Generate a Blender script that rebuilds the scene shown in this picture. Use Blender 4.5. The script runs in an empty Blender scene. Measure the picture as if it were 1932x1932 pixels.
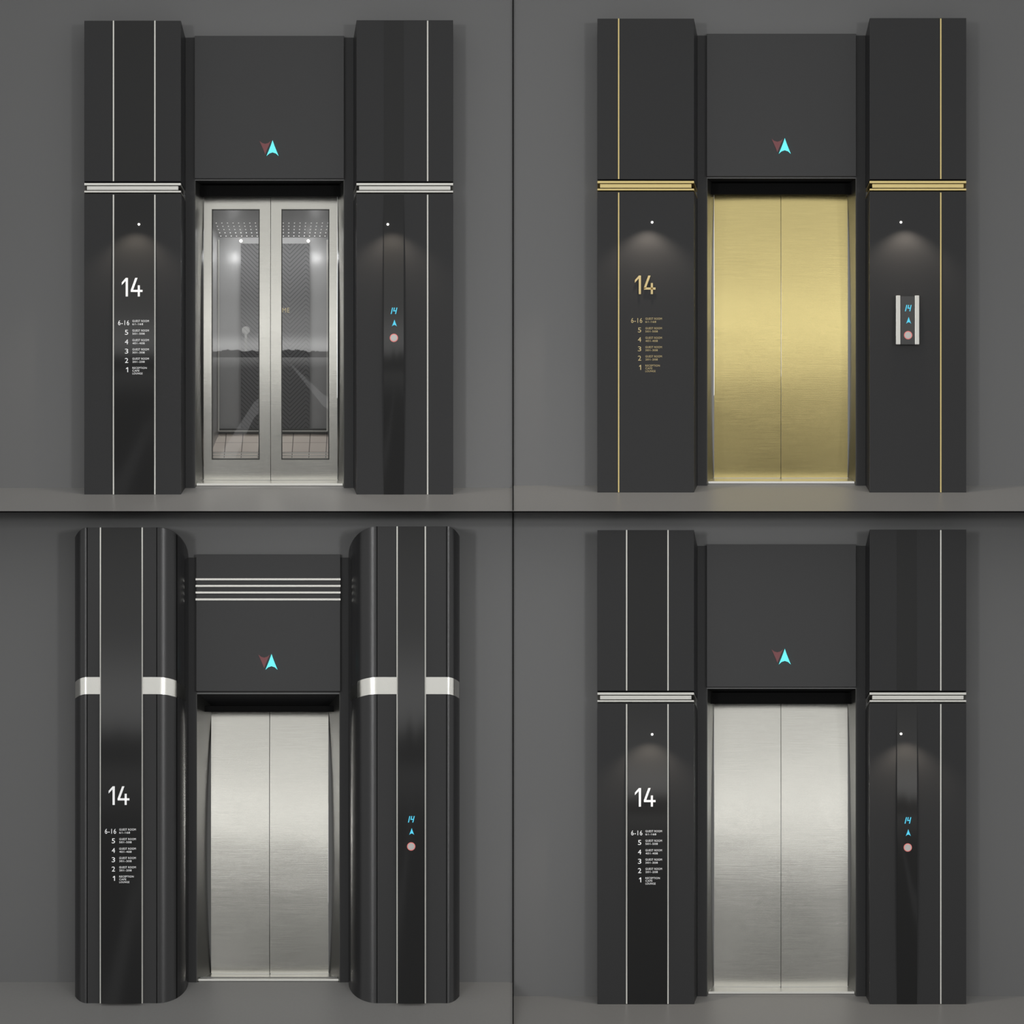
import bpy, math
from mathutils import Vector
sc=bpy.context.scene
sc.view_settings.view_transform='Standard'
S=7.2/1932.0
D=70.0
def X(u): return (u-966)*S
def Z(v): return (966-v)*S
def P(u,v,d): return Vector((X(u),d,Z(v)))
# ---------------------------------------------------------------- materials
def newmat(name):
    m=bpy.data.materials.new(name); m.use_nodes=True
    return m,m.node_tree.nodes,m.node_tree.links,m.node_tree.nodes['Principled BSDF']
def simple(name,col,rough=.5,metal=0,spec=.5,emit=None,es=0,coat=0,noise=0,nscale=40,bump=0):
    m,n,l,b=newmat(name)
    b.inputs['Base Color'].default_value=(*col,1)
    b.inputs['Roughness'].default_value=rough
    b.inputs['Metallic'].default_value=metal
    b.inputs['Specular IOR Level'].default_value=spec
    b.inputs['Coat Weight'].default_value=coat
    if emit:
        b.inputs['Emission Color'].default_value=(*emit,1); b.inputs['Emission Strength'].default_value=es
    if noise or bump:
        tc=n.new('ShaderNodeTexCoord'); nz=n.new('ShaderNodeTexNoise'); nz.inputs['Scale'].default_value=nscale
        nz.inputs['Detail'].default_value=4
        l.new(tc.outputs['Object'],nz.inputs['Vector'])
    if noise:
        mx=n.new('ShaderNodeMix'); mx.data_type='RGBA'
        mx.inputs[6].default_value=(*[c*(1-noise) for c in col],1); mx.inputs[7].default_value=(*[c*(1+noise) for c in col],1)
        l.new(nz.outputs['Fac'],mx.inputs[0]); l.new(mx.outputs[2],b.inputs['Base Color'])
    if bump:
        bp=n.new('ShaderNodeBump'); bp.inputs['Strength'].default_value=bump; bp.inputs['Distance'].default_value=.001
        l.new(nz.outputs['Fac'],bp.inputs['Height']); l.new(bp.outputs[0],b.inputs['Normal'])
    return m
def brushed(name,col,rough=.3,var=.12,bump=0):
    m,n,l,b=newmat(name)
    b.inputs['Metallic'].default_value=1
    tc=n.new('ShaderNodeTexCoord'); mp=n.new('ShaderNodeMapping'); mp.inputs['Scale'].default_value=(2.6,2.6,170)
    l.new(tc.outputs['Object'],mp.inputs['Vector'])
    nz=n.new('ShaderNodeTexNoise'); nz.inputs['Scale'].default_value=1.6; nz.inputs['Detail'].default_value=6; nz.inputs['Roughness'].default_value=.7
    l.new(mp.outputs[0],nz.inputs['Vector'])
    mx=n.new('ShaderNodeMix'); mx.data_type='RGBA'
    mx.inputs[6].default_value=(*[c*(1-var) for c in col],1); mx.inputs[7].default_value=(*[min(1,c*(1+var)) for c in col],1)
    l.new(nz.outputs['Fac'],mx.inputs[0]); l.new(mx.outputs[2],b.inputs['Base Color'])
    mr=n.new('ShaderNodeMapRange'); mr.inputs['To Min'].default_value=rough-.05; mr.inputs['To Max'].default_value=rough+.07
    l.new(nz.outputs['Fac'],mr.inputs['Value']); l.new(mr.outputs[0],b.inputs['Roughness'])
    if bump:
        # soft dents + hairlines
        n2=n.new('ShaderNodeTexNoise'); n2.inputs['Scale'].default_value=2.6; n2.inputs['Detail'].default_value=0
        mp2=n.new('ShaderNodeMapping'); mp2.inputs['Scale'].default_value=(1,1,1.4); l.new(tc.outputs['Object'],mp2.inputs['Vector']); l.new(mp2.outputs[0],n2.inputs['Vector'])
        b1=n.new('ShaderNodeBump'); b1.inputs['Strength'].default_value=1; b1.inputs['Distance'].default_value=.0022
        l.new(n2.outputs['Fac'],b1.inputs['Height'])
        b2=n.new('ShaderNodeBump'); b2.inputs['Strength'].default_value=bump; b2.inputs['Distance'].default_value=.0004
        l.new(nz.outputs['Fac'],b2.inputs['Height']); l.new(b1.outputs[0],b2.inputs['Normal']); l.new(b2.outputs[0],b.inputs['Normal'])
    return m
M={}
M['wall']=simple('plaster_grey',(.195,.195,.195),.75,noise=.03,nscale=300,bump=.1)
M['floor']=simple('floor_resin',(.31,.305,.295),.35,noise=.05,nscale=60)
M['col']=simple('charcoal_laminate',(.029,.029,.030),.35,spec=.35,noise=.04,nscale=90)
M['col2']=simple('header_laminate',(.054,.054,.055),.5,spec=.4,noise=.04,nscale=90)
M['jamb']=simple('jamb_laminate',(.034,.034,.035),.45,spec=.35)
M['glass']=simple('black_glass',(.024,.024,.024),.05,spec=.3)
M['glass2']=simple('black_glass_satin',(.0265,.0265,.0265),.32,spec=.28)
M['rev']=simple('reveal_dark_steel',(.09,.09,.085),.4,metal=.8)
M['black']=simple('black_gap',(.004,.004,.004),.7,spec=.1)
M['chrome']=brushed('satin_nickel',(.82,.81,.76),.3,.03)
M['goldtrim']=brushed('satin_brass',(.86,.69,.31),.3,.03)
M['steel']=brushed('brushed_steel',(.82,.805,.745),.20,.12,.6)
M['gold']=brushed('brushed_gold',(.88,.73,.33),.20,.12,.6)
M['white']=simple('white_print',(.8,.8,.8),.5,emit=(1,1,1),es=.4)
M['goldtxt']=simple('gold_letter',(.62,.50,.25),.35,metal=.4,emit=(.6,.48,.25),es=.15)
M['cyan']=simple('cyan_led',(.02,.1,.1),.5,emit=(.16,.90,.95),es=1.0)
M['cyan2']=simple('cyan_led_small',(.02,.1,.1),.5,emit=(.08,.6,.85),es=1.0)
M['red']=simple('dim_red_glow',(.10,.04,.042),.5,emit=(.10,.03,.033),es=1)  # emission put in so the unlit arrow still shows dim red
M['pink']=simple('button_ring_red',(.5,.16,.15),.4,emit=(.8,.22,.2),es=.5)
M['btn']=simple('button_steel',(.7,.68,.66),.35,metal=.3)
M['lamp']=simple('lamp_glow',(1,1,1),.5,emit=(1,.97,.9),es=3)
M['star']=simple('star_light_glow',(1,1,1),.5,emit=(1,.98,.95),es=.9)
M['divider']=simple('black_steel_edge',(.003,.003,.003),.8,spec=.1)
# car glass
m=bpy.data.materials.new('door_glass'); m.use_nodes=True; n=m.node_tree.nodes; l=m.node_tree.links; n.clear()
o=n.new('ShaderNodeOutputMaterial'); t=n.new('ShaderNodeBsdfTransparent'); t.inputs[0].default_value=(.66,.66,.66,1)
g=n.new('ShaderNodeBsdfGlossy'); g.inputs['Roughness'].default_value=.008
mx=n.new('ShaderNodeMixShader'); mx.inputs[0].default_value=.13
l.new(t.outputs[0],mx.inputs[1]); l.new(g.outputs[0],mx.inputs[2]); l.new(mx.outputs[0],o.inputs[0]); M['pane']=m
# chevron car panel
def chevron():
    m,n,l,b=newmat('chevron_panel')
    tc=n.new('ShaderNodeTexCoord'); sp=n.new('ShaderNodeSeparateXYZ'); l.new(tc.outputs['Object'],sp.inputs[0])
    def ma(op,a,b_=None):
        k=n.new('ShaderNodeMath'); k.operation=op
        for i,v in enumerate((a,b_)):
            if v is None: continue
            if isinstance(v,(int,float)): k.inputs[i].default_value=v
            else: l.new(v,k.inputs[i])
        return k.outputs[0]
    x=ma('PINGPONG',ma('ADD',sp.outputs[0],10.0+1.706),.115)
    s=ma('FRACT',ma('MULTIPLY',ma('ADD',sp.outputs[2],ma('MULTIPLY',x,-1.0)),32.0))
    mk=ma('GREATER_THAN',s,.72)
    mx=n.new('ShaderNodeMix'); mx.data_type='RGBA'; mx.inputs[6].default_value=(.10,.10,.103,1); mx.inputs[7].default_value=(.03,.03,.032,1)
    l.new(mk,mx.inputs[0]); l.new(mx.outputs[2],b.inputs['Base Color']); b.inputs['Roughness'].default_value=.5
    return m
M['chev']=chevron()
M['carwall']=simple('car_wall_steel',(.36,.36,.36),.35,metal=.4)
M['carceil']=simple('car_ceiling',(.30,.30,.30),.4)
def tiles():
    m,n,l,b=newmat('car_floor_tiles')
    tc=n.new('ShaderNodeTexCoord'); br=n.new('ShaderNodeTexBrick'); l.new(tc.outputs['Object'],br.inputs['Vector'])
    br.offset=0; br.inputs['Scale'].default_value=1; br.inputs['Brick Width'].default_value=.12; br.inputs['Row Height'].default_value=.2
    br.inputs['Mortar Size'].default_value=.003
    br.inputs['Color1'].default_value=(.85,.77,.68,1); br.inputs['Color2'].default_value=(.82,.73,.65,1); br.inputs['Mortar'].default_value=(.2,.17,.15,1)
    l.new(br.outputs['Color'],b.inputs['Base Color']); b.inputs['Roughness'].default_value=.5
    return m
M['tiles']=tiles()
# ---------------------------------------------------------------- mesh helpers
def link(o,parent=None):
    sc.collection.objects.link(o)
    if parent: o.parent=parent
    return o
def empty(name):
    e=bpy.data.objects.new(name,None); e.empty_display_size=.2
    return link(e)
def mesh(name,verts,faces,mat,parent=None,smooth=False,bevel=0):
    me=bpy.data.meshes.new(name); me.from_pydata([tuple(v) for v in verts],[],faces); me.update()
    import bmesh
    bm=bmesh.new(); bm.from_mesh(me); bmesh.ops.recalc_face_normals(bm,faces=bm.faces)
    bm.to_mesh(me); bm.free()
    if smooth:
        for p in me.polygons: p.use_smooth=True
    ob=bpy.data.objects.new(name,me); me.materials.append(mat); link(ob,parent)
    if bevel:
        bv=ob.modifiers.new('b','BEVEL'); bv.width=bevel; bv.segments=2; bv.limit_method='ANGLE'
    return ob
BF=[(0,1,2,3),(7,6,5,4),(0,4,5,1),(1,5,6,2),(2,6,7,3),(3,7,4,0)]
def frustum(name,f,df,b,db,mat,parent=None,bevel=0):
    """block whose front rectangle f=(x0,x1,y0,y1) stands at depth df and back rectangle b at db"""
    v=[]
    for r,d in ((f,df),(b,db)):
        x0,x1,y0,y1=r
        v+=[P(x0,y1,d),P(x1,y1,d),P(x1,y0,d),P(x0,y0,d)]
    return mesh(name,v,BF,mat,parent,bevel=bevel)
def box(name,x0,x1,y0,y1,d0,d1,mat,parent=None,bevel=0):
    return frustum(name,(x0,x1,y0,y1),d0,(x0,x1,y0,y1),d1,mat,parent,bevel)
def bulged(name,x0,x1,y0,y1,cx,cy,W,H,d0,A,B,mat,parent,nx=10,ny=40,back=.02):
    """sheet with thickness, given a slight crown so its reflection varies over the height"""
    v=[];f=[]
    for j in range(ny+1):
        for i in range(nx+1):
            u=x0+(x1-x0)*i/nx; w=y0+(y1-y0)*j/ny
            d=d0-A*(1-((w-cy)/H)**2)-B*(1-((u-cx)/W)**2)
            v.append(P(u,w,d))
    N=(nx+1)
    for j in range(ny):
        for i in range(nx):
            a=j*N+i; f.append((a,a+N,a+N+1,a+1))
    me=bpy.data.meshes.new(name); me.from_pydata([tuple(q) for q in v],[],f); me.materials.append(mat)
    for p in me.polygons: p.use_smooth=True
    ob=bpy.data.objects.new(name,me); link(ob,parent)
    me.update()
    if me.polygons[0].normal.y>0: me.flip_normals()
    if back:
        so=ob.modifiers.new('s','SOLIDIFY'); so.thickness=back; so.offset=-1
        es=ob.modifiers.new('e','EDGE_SPLIT'); es.split_angle=math.radians(35)
    return ob
def polyplate(name,pts,d0,d1,mat,parent):
    return multi(name,[pts],d0,d1,mat,parent)
def multi(name,polys,d0,d1,mat,parent):
    v=[];f=[]
    for pts in polys:
        o=len(v); nn=len(pts)
        v+=[P(a,b,d0) for a,b in pts]+[P(a,b,d1) for a,b in pts]
        f+=[tuple(o+i for i in range(nn)),tuple(o+i for i in range(2*nn-1,nn-1,-1))]+[(o+i,o+(i+1)%nn,o+nn+(i+1)%nn,o+nn+i) for i in range(nn)]
    return mesh(name,v,f,mat,parent)
def disc(name,cx,cy,r,d0,d1,mat,parent,seg=24):
    return polyplate(name,[(cx+r*math.cos(2*math.pi*i/seg),cy+r*math.sin(2*math.pi*i/seg)) for i in range(seg)],d0,d1,mat,parent)
def text(s,x0,x1,y0,y1,d,mat,parent,name,off=0):
    cu=bpy.data.curves.new('t','FONT'); cu.body=s; cu.size=1; cu.resolution_u=4; cu.space_character=1.12; cu.offset=off
    to=bpy.data.objects.new('t',cu); sc.collection.objects.link(to)
    bpy.context.view_layer.update()
    me=bpy.data.meshes.new_from_object(to.evaluated_get(bpy.context.evaluated_depsgraph_get()))
    bpy.data.objects.remove(to)
    xs=[v.co.x for v in me.vertices]; ys=[v.co.y for v in me.vertices]
    ax,bx,ay,by=min(xs),max(xs),min(ys),max(ys)
    for v in me.vertices:
        u=x0+(x1-x0)*(v.co.x-ax)/(bx-ax); w=y1+(y0-y1)*(v.co.y-ay)/(by-ay)
        v.co=P(u,w,d)
    me.materials.clear(); me.materials.append(mat); me.name=name
    ob=bpy.data.objects.new(name,me); link(ob,parent)
    return ob
# ---------------------------------------------------------------- shared parts
def directory(ox,oy,d,mat,proud=.001,base=None):
    e=empty('floor_directory_sign')
    one=[(231,533.5),(238.5,525),(242.5,525),(242.5,560),(238.3,560),(238.3,530.5),(231,538.5)]
    polys=[[(a+ox,b+oy) for a,b in one]]
    four=[[(256.2,525),(260.6,525),(252,548.6),(248,551),(248,547.5)],[(248,547.5),(270,547.5),(270,551.5),(248,551.5)],[(261,539),(265,539),(265,560),(261,560)]]
    polys+=[[(a+ox,b+oy) for a,b in p] for p in four]
    if proud>.002: multi('numeral_14',polys,d-proud-.006,d-proud,mat,e)
    else: multi('numeral_14',polys,d-.002,d,mat,e)
    rows=['6-16','5','4','3','2','1']; ys=[609.5,627.5,645.5,663,680.5,698]
    lab=['61-168','501-508','401-408','301-308','201-208']
    for i,(r,y) in enumerate(zip(rows,ys)):
        w={0:21}.get(i,6.2); xr=245+ox-(2 if i else 0)
        if r=='1':
            polyplate('row_number',[(xr-4,y-2.6+oy),(xr-1.6,y-4.6+oy),(xr-.2,y-4.6+oy),(xr-.2,y+4.6+oy),(xr-1.7,y+4.6+oy),(xr-1.7,y-2.6+oy),(xr-4,y-.9+oy)],d-.002,d,mat,e)
        else: text(r,xr-w,xr,y-4.6+oy,y+4.6+oy,d-.001,mat,e,'row_number')
        if i<5:
            text('GUEST ROOM',251+ox,282+ox,y-5.2+oy,y-1.3+oy,d-.001,mat,e,'row_label')
            text(lab[i],251+ox,(271 if i==0 else 274)+ox,y+.8+oy,y+4.4+oy,d-.001,mat,e,'row_label')
        else:
            for q,(s,xe) in enumerate((('RECEPTION',278),('CAFE',264),('LOUNGE',270))):
                text(s,251+ox,xe+ox,y-5.2+q*5.2+oy,y-1.6+q*5.2+oy,d-.001,mat,e,'row_label')
    return e
def up_arrow(cx,cy,w,h):
    pts=[(cx,cy-h/2)]
    for t in (.33,.66): pts.append((cx+w/2*(t**1.1),cy-h/2+h*t))
    pts.append((cx+w/2,cy+h/2))
    pts.append((cx+w*.27,cy+h*.34))
    pts.append((cx,cy+h*.27)); pts.append((cx-w*.27,cy+h*.34)); pts.append((cx-w/2,cy+h/2))
    for t in (.66,.33): pts.append((cx-w/2*(t**1.1),cy-h/2+h*t))
    return pts
def flip(pts,cy): return [(a,2*cy-b) for a,b in pts]
def hall_lantern(cx,cy,d):
    e=empty('direction_arrow_indicator')
    polyplate('down_arrow',flip(up_arrow(cx-14,cy-1,22,26),cy-1),d-.004,d+.001,M['red'],e)
    polyplate('up_arrow',up_arrow(cx,cy,23,30),d-.009,d-.004,M['cyan'],e)
def call_panel(cx,oy,d,box_=False):
    e=empty('elevator_call_panel')
    if box_:
        box('panel_body',cx-14,cx+13,564+oy,656+oy,d-.045,d,M['glass'],e,.002)
        box('side_bar',cx-22.5,cx-14,563+oy,656+oy,d-.05,d,M['chrome'],e,.004)
        box('side_bar',cx+13,cx+21.5,563+oy,656+oy,d-.05,d,M['chrome'],e,.004)
        d=d-.045
    def sl(p): return [(a-(b-587)*.22+cx,b+oy) for a,b in p]
    multi('floor_display_14',[sl(q) for q in (
        [(-4.2,581),(-2.4,581),(-2.4,593),(-4.2,593)],
        [(-.6,581),(1.1,581),(1.1,587),(-.6,587)],
        [(-.6,586.2),(5.6,586.2),(5.6,588),(-.6,588)],
        [(4,581),(5.8,581),(5.8,593),(4,593)])],d-.002,d,M['cyan2'],e)
    polyplate('arrow_display',up_arrow(cx+1.5,610+oy,9.5,13),d-.002,d,M['cyan2'],e)
    disc('button_ring',cx+.5,638+oy,7.8,d-.004,d,M['pink'],e)
    disc('button_cap',cx+.5,638+oy,6.2,d-.007,d-.004,M['btn'],e)
def downlight(cx,cy,d,energy=11.0,dx=-5):
    e=empty('downlight_fixture')
    disc('lens',cx,cy,2.2,d-.006,d,M['lamp'],e,12)
    L=bpy.data.lights.new('downlight','SPOT'); L.energy=energy; L.spot_size=math.radians(112); L.spot_blend=.6; L.shadow_soft_size=.01
    L.color=(1,.87,.72)
    o=bpy.data.objects.new('spot_beam',L); link(o,e); o.location=P(cx+dx,cy-14,d-.15)
    o.rotation_euler=(0,0,0)
# ---------------------------------------------------------------- straight portal
DC=-.16   # column front
BG=.028   # crown given to the glass strips to vary their reflection
def straight(ox,oy,kind):
    E=empty('elevator_entrance')
    vx,vy,k=507,663,.048
    def bk(r,fix=None):
        x0,x1,y0,y1=r
        f=lambda y:y+(vy-y)*k
        return (fix[0],fix[1],f(y0),f(y1))
    def F(name,r,df,b,db,mat,bevel=0):
        sh=lambda q:(q[0]+ox,q[1]+ox,q[2]+oy,q[3]+oy)
        return frustum(name,sh(r),df,sh(b),db,mat,E,bevel)
    trim=M['goldtrim'] if kind=='gold' else M['chrome']
    for (x0,x1,fx) in ((160,342,(160,349)),(673,855,(667,855))):
        top=40 if x0==160 else 39
        F('column_upper',(x0,x1,top,343),DC,bk((x0,x1,top,343),fx),.0,M['col'],.002)
        F('column_lower',(x0,x1,366,933.5),DC,bk((x0,x1,366,933.5),fx),.0,M['col'],.002)
        F('column_core',(x0+4,x1-4,342,367),DC+.02,(fx[0]+4,fx[1]-4,350,385),0,M['black'])
        F('band_flange_top',(x0,x1,346,350.5),DC-.006,bk((0,0,346,350.5),fx),-.004,trim,.001)
        F('band_web',(x0+5,x1-5,352,359),DC-.002,bk((0,0,352,358),(fx[0]+5,fx[1]-5)),-.004,trim)
        F('band_flange_bottom',(x0,x1,360.5,364),DC-.006,bk((0,0,360.5,364),fx),-.004,trim,.001)
    def strip(x,y0,y1,w=2.4):
        F('metal_inlay',(x-w/2,x+w/2,y0,y1),DC-.006,(x-w/2,x+w/2,y0,y1),DC+.004,trim)
    xs=[215,293,807] if kind!='gold' else [200,807]
    for x in xs:
        strip(x,40,342.5); strip(x,368,933)
    if kind!='gold':
        for (a,b) in ((216.2,291.8),(724.5,762)):
            box('glass_strip_upper',a+ox,b+ox,40+oy,342.5+oy,DC-.002,DC+.002,M['glass2'],E)
            bulged('glass_strip_lower',a+ox,b+ox,368+oy,933+oy,(a+b)/2+ox,655+oy,(b-a)/2,290,DC-.001,BG,.0006,M['glass'],E,4,40,.006)
    box('jamb_face',349+ox,367+ox,70+oy,921+oy,-.004,.05,M['jamb'],E,.001)
    box('jamb_face',649+ox,667+ox,70+oy,921+oy,-.004,.05,M['jamb'],E,.001)
    F('header_panel',(367,648.5,67,336),-.03,(367,648.5,67,350),.26,M['col2'],.001)
    F('reveal',(367,368,340,920),-.004,(367,382,349,904),.26,M['rev'])
    F('reveal',(648,649,340,920),-.004,(635,649,349,904),.26,M['rev'])
    F('soffit',(367,649,336,337),-.02,(367,649,337,350),.26,M['jamb'])
    box('door_head_shade',368+ox,648+ox,348+oy,369+oy,.13,.26,M['black'],E)  # black block standing in for the shade over the door heads
    F('door_sill',(370,646,912,916),.02,(370,646,904,908),.3,M['chrome'])
    F('threshold_floor',(350,666,920.5,930),-.001,(350,666,911,925),.06,M['floor'])
    dm={'gold':M['gold'],'steel':M['steel'],'glass':M['steel']}[kind]
    cx,cy,W,H=508.5+ox,655+oy,127,280
    args=(cx,cy,W,H,.25,.07,.014)
    if kind!='glass':
        bulged('door_leaf',382+ox,508+ox,369+oy,905+oy,*args,dm,E,12,50,.02)
        bulged('door_leaf',509+ox,635+ox,369+oy,905+oy,*args,dm,E,12,50,.02)
    else:
        for (a,b,c,d_) in ((382,508,397,488),(509,635,529,620)):
            for q in ((a,c,369,905),(d_,b,369,905),(c,d_,369,392),(c,d_,867,905)):
                bulged('door_frame',q[0]+ox,q[1]+ox,q[2]+oy,q[3]+oy,*args,dm,E,4,40 if q[3]-q[2]>100 else 5,.03)
            bulged('door_glass',c+ox,d_+ox,392+oy,867+oy,cx,cy,W,H,.262,.07,.014,M['pane'],E,8,40,0)
            for q in ((c,c+2,392,867),(d_-2,d_,392,867),(c,d_,392,394),(c,d_,865,867)):
                bulged('glazing_bead',q[0]+ox,q[1]+ox,q[2]+oy,q[3]+oy,cx,cy,W,H,.255,.07,.014,M['rev'],E,2,30,.02)
        car(E,ox,oy)
        box('door_gap',507.6+ox,509.4+ox,369+oy,905+oy,.262,.29,M['black'],E)
    if kind!='glass': box('door_gap',507.6+ox,509.4+ox,369+oy,905+oy,.262,.27,M['black'],E)
    hall_lantern(514+ox,279+oy,-.03)
def car(E0,ox,oy):
    E=empty('elevator_car')
    f=(384,633,372,880); b=(405,612,440,815); d0,d1=.29,1.0
    def q(name,pts,mat): return mesh(name,[P(a+ox,c+oy,d) for a,c,d in pts],[(0,1,2,3)],mat,E)
    q('back_wall',[(b[0],b[3],d1),(b[1],b[3],d1),(b[1],b[2],d1),(b[0],b[2],d1)],M['carwall'])
    q('side_wall',[(f[0],f[3],d0),(b[0],b[3],d1),(b[0],b[2],d1),(f[0],f[2],d0)],M['carwall'])
    q('side_wall',[(f[1],f[3],d0),(b[1],b[3],d1),(b[1],b[2],d1),(f[1],f[2],d0)],M['carwall'])
    q('ceiling_panel',[(f[0],f[2],d0),(f[1],f[2],d0),(b[1],b[2],d1),(b[0],b[2],d1)],M['carceil'])
    q('car_floor',[(f[0],f[3],d0),(f[1],f[3],d0),(b[1],b[3],d1),(b[0],b[3],d1)],M['tiles'])
    box('chevron_panel',447+ox,578+ox,452+oy,808+oy,.97,.999,M['chev'],E)
    box('skirting',405+ox,612+ox,806+oy,815+oy,.96,.999,M['rev'],E)
    box('handrail',406+ox,611+ox,810+oy,812+oy,.93,.95,M['chrome'],E)
    box('corner_post',403+ox,406+ox,445+oy,812+oy,.9,.93,M['chrome'],E)
    box('corner_post',611+ox,614+ox,445+oy,812+oy,.9,.93,M['chrome'],E)
    for yy in (853,858,863): box('sill_rail',398+ox,620+ox,yy+oy,yy+2+oy,.32,.36,M['chrome'],E)
    v=[];fc=[]
    for r in range(5):
        t=.60+r*.085
        y=f[2]+(b[2]-f[2])*t+2.0; d=d0+(d1-d0)*t-.03
        x0=f[0]+(b[0]-f[0])*t; x1=f[1]+(b[1]-f[1])*t
        for i in range(21):
            u=x0+(x1-x0)*(i+.5)/21; s=1.0
            o=len(v)
            v+=[P(u-s+ox,y-s*.6+oy,d),P(u+s+ox,y-s*.6+oy,d),P(u+s+ox,y+s*.6+oy,d),P(u-s+ox,y+s*.6+oy,d)]
            fc.append((o,o+1,o+2,o+3))
    mesh('ceiling_star_lights',v,fc,M['star'],E)
    for cx in (447,576):
        disc('ceiling_spot',cx+ox,447+oy,3,.955,.96,M['lamp'],E,12)
        L=bpy.data.lights.new('car_spot','POINT'); L.energy=.6; L.shadow_soft_size=.03
        o=bpy.data.objects.new('car_spot_light',L); link(o,E); o.location=P(cx+ox+(-14 if cx<500 else 14),478+oy,.80)
    L=bpy.data.lights.new('car_fill','AREA'); L.energy=8; L.size=.6; L.shape='RECTANGLE'; L.size_y=.3
    o=bpy.data.objects.new('car_fill_light',L); link(o,E); o.location=P(508+ox,428+oy,.6)  # fill lamp added to brighten the car interior
    text('WELCOME',482+ox,540+ox,575+oy,584+oy,.965,M['goldtxt'],E,'welcome_lettering')
# ---------------------------------------------------------------- rounded portal
def rounded():
    E=empty('elevator_entrance')
    DF=-.30; vy,k=1610,.093
    def prof(x0,x1,r0,fr0,r1,fr1,n=14):
        """plan outline: list of (x,frac)"""
        pts=[]
        a0=math.acos(1-fr0); 
        for i in range(n+1):
            a=a0*(1-i/n); pts.append((x0+r0*(1-math.sin(a)/math.sin(a0)),1-math.cos(a)))
        a1=math.acos(1-fr1)
        for i in range(n+1):
            a=a1*i/n; pts.append((x1-r1*(1-math.sin(a)/math.sin(a1)),1-math.cos(a)))
        return pts
    def yy(y,fr): return y+(vy-y)*k*fr
    def shell(name,pf,y0,y1,mat,off=0):
        v=[];f=[];n=len(pf)
        for (x,fr) in pf:
            d=DF*(1-fr)-off
            v+= [P(x,yy(y0,fr),d),P(x,yy(y1,fr),d)]
        for i in range(n-1): f.append((2*i,2*i+1,2*i+3,2*i+2))
        o=len(v)
        for (x,fr) in pf: v+=[P(x,yy(y0,fr),.002),P(x,yy(y1,fr),.002)]
        for i in range(n-1):
            f.append((2*i,2*i+2,o+2*i+2,o+2*i)); f.append((2*i+1,o+2*i+1,o+2*i+3,2*i+3))
        f.append((0,o,o+1,1)); f.append((2*n-2,2*n-1,o+2*n-1,o+2*n-2))
        ob=mesh(name,v,f,mat,E)
        for p in ob.data.polygons: p.use_smooth=True
        es=ob.modifiers.new('e','EDGE_SPLIT'); es.split_angle=math.radians(35)
        return ob
    def clip(pf,a,b):
        def at(x):
            for (p,q) in zip(pf,pf[1:]):
                if p[0]<=x<=q[0] and q[0]>p[0]:
                    t=(x-p[0])/(q[0]-p[0]); return (x,p[1]+(q[1]-p[1])*t)
            return pf[0] if x<=pf[0][0] else pf[-1]
        return [at(a)]+[p for p in pf if a<p[0]<b]+[at(b)]
    L=prof(143,355,24,.33,57,1.0); R=prof(657,867,57,1.0,24,.33)
    for pf,top,seams,strips,gl,bands in ((L,995,(167,298,335),(192,270.5),(193.2,269.3),((143,190.8),(271.7,335))),
                                  (R,993,(712,843),(750,803),(751.2,801.8),((675,748.8),(804.2,867)))):
        shell('column_shell',pf,top,1890.5,M['colr'])
        for a,b in bands:
            shell('metal_band',clip(pf,a,b),1276.5,1308.5,M['chromeb'],.002)
        bl=[b for b in ((335,351),(661,675)) if pf[0][0]<=b[0]<=pf[-1][0]]
        for a,b in bl: shell('side_band',clip(pf,a,b),1280,1306,M['rev'],.002)
        for s in seams: 
            shell('panel_seam',clip(pf,s-.8,s+.8),top,1890,M['black'],.001)
        for s in strips: box('metal_inlay',s-1.2,s+1.2,top,1890,DF-.006,DF,M['chrome'],E)
        box('glass_strip_backer',gl[0],gl[1],top+.5,1889.5,DF-.002,DF,M['glass'],E)
        bulged('glass_strip',gl[0],gl[1],top+.5,1890,(gl[0]+gl[1])/2,1612,(gl[1]-gl[0])/2,622,DF-.0025,.05,.0006,M['glass'],E,4,60,.006)
    box('jamb_face',354,370,1052,1866,-.004,.05,M['jamb'],E,.001)
    box('jamb_face',641,658,1052,1866,-.004,.05,M['jamb'],E,.001)
    frustum('header_panel',(370,641.5,1046,1304),-.03,(370,641,1046,1333),.27,M['col2'],E,.001)
    for y in (1093,1105.5,1118,1131): box('header_trim_bar',368.5,642.5,y-2,y+2,-.042,-.03,M['chromeb'],E,.001)
    frustum('reveal',(370,371,1304,1864),-.004,(370,397,1335,1840),.26,M['rev'],E)
    frustum('reveal',(640,641,1304,1864),-.004,(618,641,1335,1840),.26,M['rev'],E)
    frustum('soffit',(370,641,1304,1305),-.02,(370,641,1305,1334),.26,M['jamb'],E)
    box('door_head_shade',371,640,1333,1344,.13,.26,M['black'],E)  # shade above the leaves, built as a black block
    frustum('door_sill',(372,639,1848,1852),.02,(372,639,1839,1843),.3,M['chrome'],E)
    frustum('threshold_floor',(356,656,1865,1875),-.02,(356,656,1845,1870),.06,M['floor'],E)
    args=(507,1612,112,262,.25,.07,.012)
    bulged('door_leaf',396,506.3,1344,1840,*args,M['steel'],E,12,50,.02)
    bulged('door_leaf',507.5,618,1344,1840,*args,M['steel'],E,12,50,.02)
    box('door_gap',506,508,1344,1840,.262,.27,M['black'],E)
    hall_lantern(512,1249,-.03)
    directory(-23,956.5,DF-.054,M['white'])
    call_panel(776,956.5,DF-.054)
M['colr']=simple('charcoal_gloss_laminate',(.028,.028,.029),.26,spec=.5)
M['chromeb']=brushed('polished_nickel_band',(.88,.87,.82),.2,.02)
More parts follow.
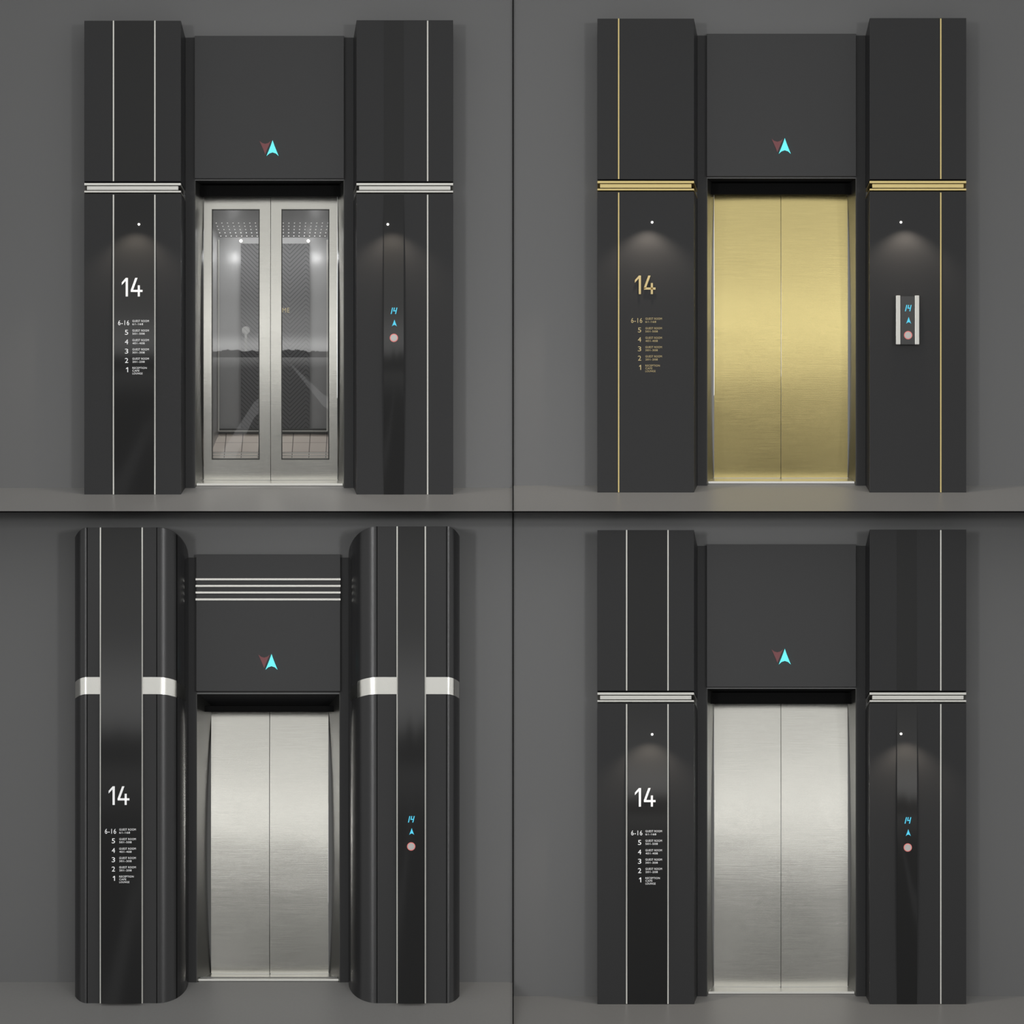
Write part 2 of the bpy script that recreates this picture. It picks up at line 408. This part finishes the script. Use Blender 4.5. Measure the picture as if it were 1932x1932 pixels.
# ---------------------------------------------------------------- build bays
DG=DC-.001-BG-.002
straight(0,0,'glass'); directory(0,0,DG,M['white']); call_panel(743,0,DG)
downlight(263,424,DC-.014); downlight(732,424,DC-.014,dx=8)
straight(967,-4,'gold'); directory(966.5,-4.5,DC,M['goldtxt'],.012); call_panel(1711.5,-5,DC,True)
downlight(1230,420,DC,15,dx=-8); downlight(1699,420,DC,15,dx=8)
straight(967,960,'steel'); directory(966.5,961,DG,M['white']); call_panel(1711,960,DG)
downlight(1230,1385,DC-.014); downlight(1699,1384,DC-.014,dx=8)
rounded()
# ---------------------------------------------------------------- room shell
def wall(name,rects,mat):
    v=[];f=[]
    for (x0,x1,y0,y1) in rects:
        o=len(v); 
        v+=[P(x0,y1,0),P(x1,y1,0),P(x1,y0,0),P(x0,y0,0),P(x0,y1,.04),P(x1,y1,.04),P(x1,y0,.04),P(x0,y0,.04)]
        f+=[tuple(o+i for i in q) for q in BF]
    return mesh(name,v,f,mat)
wall('wall_back',[(-500,349,-300,930),(349,667,-300,340),(667,967.5,-300,930),
  (967.5,1316,-300,926),(1316,1634,-300,336),(1634,2432,-300,926),
  (-500,355,966,1870),(355,657,966,1310),(657,967.5,966,1870),
  (967.5,1316,966,1896),(1316,1634,966,1300),(1634,2432,966,1896)],M['wall'])
def floorpiece(x0,x1,yw,yf,df,low):
    return [P(x0,yf,df),P(x1,yf,df),P(x1,yw,0),P(x0,yw,0),P(x0,low,df),P(x1,low,df),P(x1,low,.0),P(x0,low,.0)]
def floor(name,pieces):
    v=[];f=[]
    for p in pieces:
        o=len(v); v+=floorpiece(*p)
        f+=[tuple(o+i for i in q) for q in BF]
    mesh(name,v,f,M['floor'])
floor('floor',[(-500,967.5,920.5,964.4,-.56,966),(967.5,2432,916,964.4,-.58,966)])
floor('floor',[(-500,967.5,1854,2034,-1.5,2040),(967.5,2432,1880.5,2034,-1.85,2040)])
box('trim_1',-500,2432,964.4,967,-.6,-.0,M['divider'])
box('trim_2',967,969,-300,1881,-.012,.0,M['divider'])
v=[P(967,916,-.003),P(969,916,-.003),P(969,963,-.59),P(967,963,-.59)]; mesh('trim_3',v,[(0,1,2,3)],M['divider'])
v=[P(967,1851,-.003),P(969,1851,-.003),P(969,2030,-1.52),P(967,2030,-1.52)]; mesh('trim_4',v,[(0,1,2,3)],M['divider'])
# ---------------------------------------------------------------- world: overcast outdoors beyond the lobby
w=bpy.data.worlds.new('World'); sc.world=w; w.use_nodes=True; n=w.node_tree.nodes; l=w.node_tree.links; n.clear()
out=n.new('ShaderNodeOutputWorld'); bg=n.new('ShaderNodeBackground'); l.new(bg.outputs[0],out.inputs[0])
tc=n.new('ShaderNodeTexCoord'); sp=n.new('ShaderNodeSeparateXYZ'); l.new(tc.outputs['Generated'],sp.inputs[0])
def ma(op,a,b=None,c=None):
    k=n.new('ShaderNodeMath'); k.operation=op
    for i,v in enumerate((a,b,c)):
        if v is None: continue
        if isinstance(v,(int,float)): k.inputs[i].default_value=v
        else: l.new(v,k.inputs[i])
    return k.outputs[0]
cr=n.new('ShaderNodeValToRGB'); cr.color_ramp.interpolation='EASE'
el=cr.color_ramp.elements
el[0].position=0; el[0].color=(.10,.10,.10,1)
el[1].position=1; el[1].color=(.40,.40,.41,1)
for p,c in ((.36,.14),(.47,.18),(.488,.20),(.498,.75),(.510,2.6),(.524,1.15),(.56,.60),(.62,.54),(.7,.54)):
    e=el.new(p); e.color=(c,c,c*.985,1)
l.new(ma('MULTIPLY_ADD',sp.outputs[2],.5,.5),cr.inputs[0])
zz=ma('MINIMUM',sp.outputs[2],-.004)
px=ma('DIVIDE',sp.outputs[0],zz); 
ln=ma('LESS_THAN',ma('ABSOLUTE',ma('ADD',px,.9)),.12)
ln2=ma('LESS_THAN',ma('ABSOLUTE',ma('ADD',px,-.55)),.08)
lines=ma('MULTIPLY',ma('ADD',ln,ln2),ma('LESS_THAN',sp.outputs[2],-.01))
nz=n.new('ShaderNodeTexNoise'); nz.inputs['Scale'].default_value=60; nz.inputs['Detail'].default_value=5; l.new(tc.outputs['Generated'],nz.inputs['Vector'])
th=ma('MULTIPLY',nz.outputs['Fac'],.022)
tree=ma('MULTIPLY',ma('LESS_THAN',sp.outputs[2],th),ma('GREATER_THAN',sp.outputs[2],-.002))
# distant water tower
dx=ma('ADD',sp.outputs[0],.070); dz=ma('ADD',sp.outputs[2],-.050)
ball=ma('LESS_THAN',ma('ADD',ma('MULTIPLY',dx,dx),ma('MULTIPLY',dz,dz)),.0075**2)
stem=ma('MULTIPLY',ma('LESS_THAN',ma('ABSOLUTE',dx),.0022),ma('MULTIPLY',ma('LESS_THAN',sp.outputs[2],.045),ma('GREATER_THAN',sp.outputs[2],.01)))
tower=ma('MULTIPLY',ma('MAXIMUM',ball,stem),ma('LESS_THAN',sp.outputs[1],0))
mx=n.new('ShaderNodeMix'); mx.data_type='RGBA'; l.new(lines,mx.inputs[0]); l.new(cr.outputs[0],mx.inputs[6]); mx.inputs[7].default_value=(.6,.6,.6,1)
mx2=n.new('ShaderNodeMix'); mx2.data_type='RGBA'; l.new(tree,mx2.inputs[0]); l.new(mx.outputs[2],mx2.inputs[6]); mx2.inputs[7].default_value=(.12,.12,.12,1)
mx3=n.new('ShaderNodeMix'); mx3.data_type='RGBA'; l.new(tower,mx3.inputs[0]); l.new(mx2.outputs[2],mx3.inputs[6]); mx3.inputs[7].default_value=(2.6,2.6,2.5,1)
l.new(mx3.outputs[2],bg.inputs[0]); bg.inputs[1].default_value=1.0
# ---------------------------------------------------------------- lights: unseen spots added far out on both sides for the wall gradient
def wall_spot(tx,tz,energy,sx,sz,x,z,y=-46):
    L=bpy.data.lights.new('added_wall_spot','SPOT'); L.energy=energy; L.spot_size=math.radians(4.4); L.spot_blend=1; L.shadow_soft_size=2.5
    o=bpy.data.objects.new('added_wall_spot',L); link(o); o.location=(x,y,z)
    d=Vector((tx,0,tz))-o.location; o.rotation_euler=d.to_track_quat('-Z','Y').to_euler(); o.scale=(sx,sz,1)
for bx in (-1.8,1.8):
    for sx in (-1,1):
        wall_spot(bx,2.05,18000,1.6,1,sx*26,9)
        wall_spot(bx,-1.45,18000,1.6,1,sx*26,2.5)
# ---------------------------------------------------------------- camera
cam=bpy.data.cameras.new('cam'); co=bpy.data.objects.new('camera',cam); link(co)
co.location=(0,-D-.08,0); co.rotation_euler=(math.radians(90),0,0)
cam.sensor_width=36; cam.lens=36*D/7.2; cam.clip_end=500; cam.clip_start=1
sc.camera=co
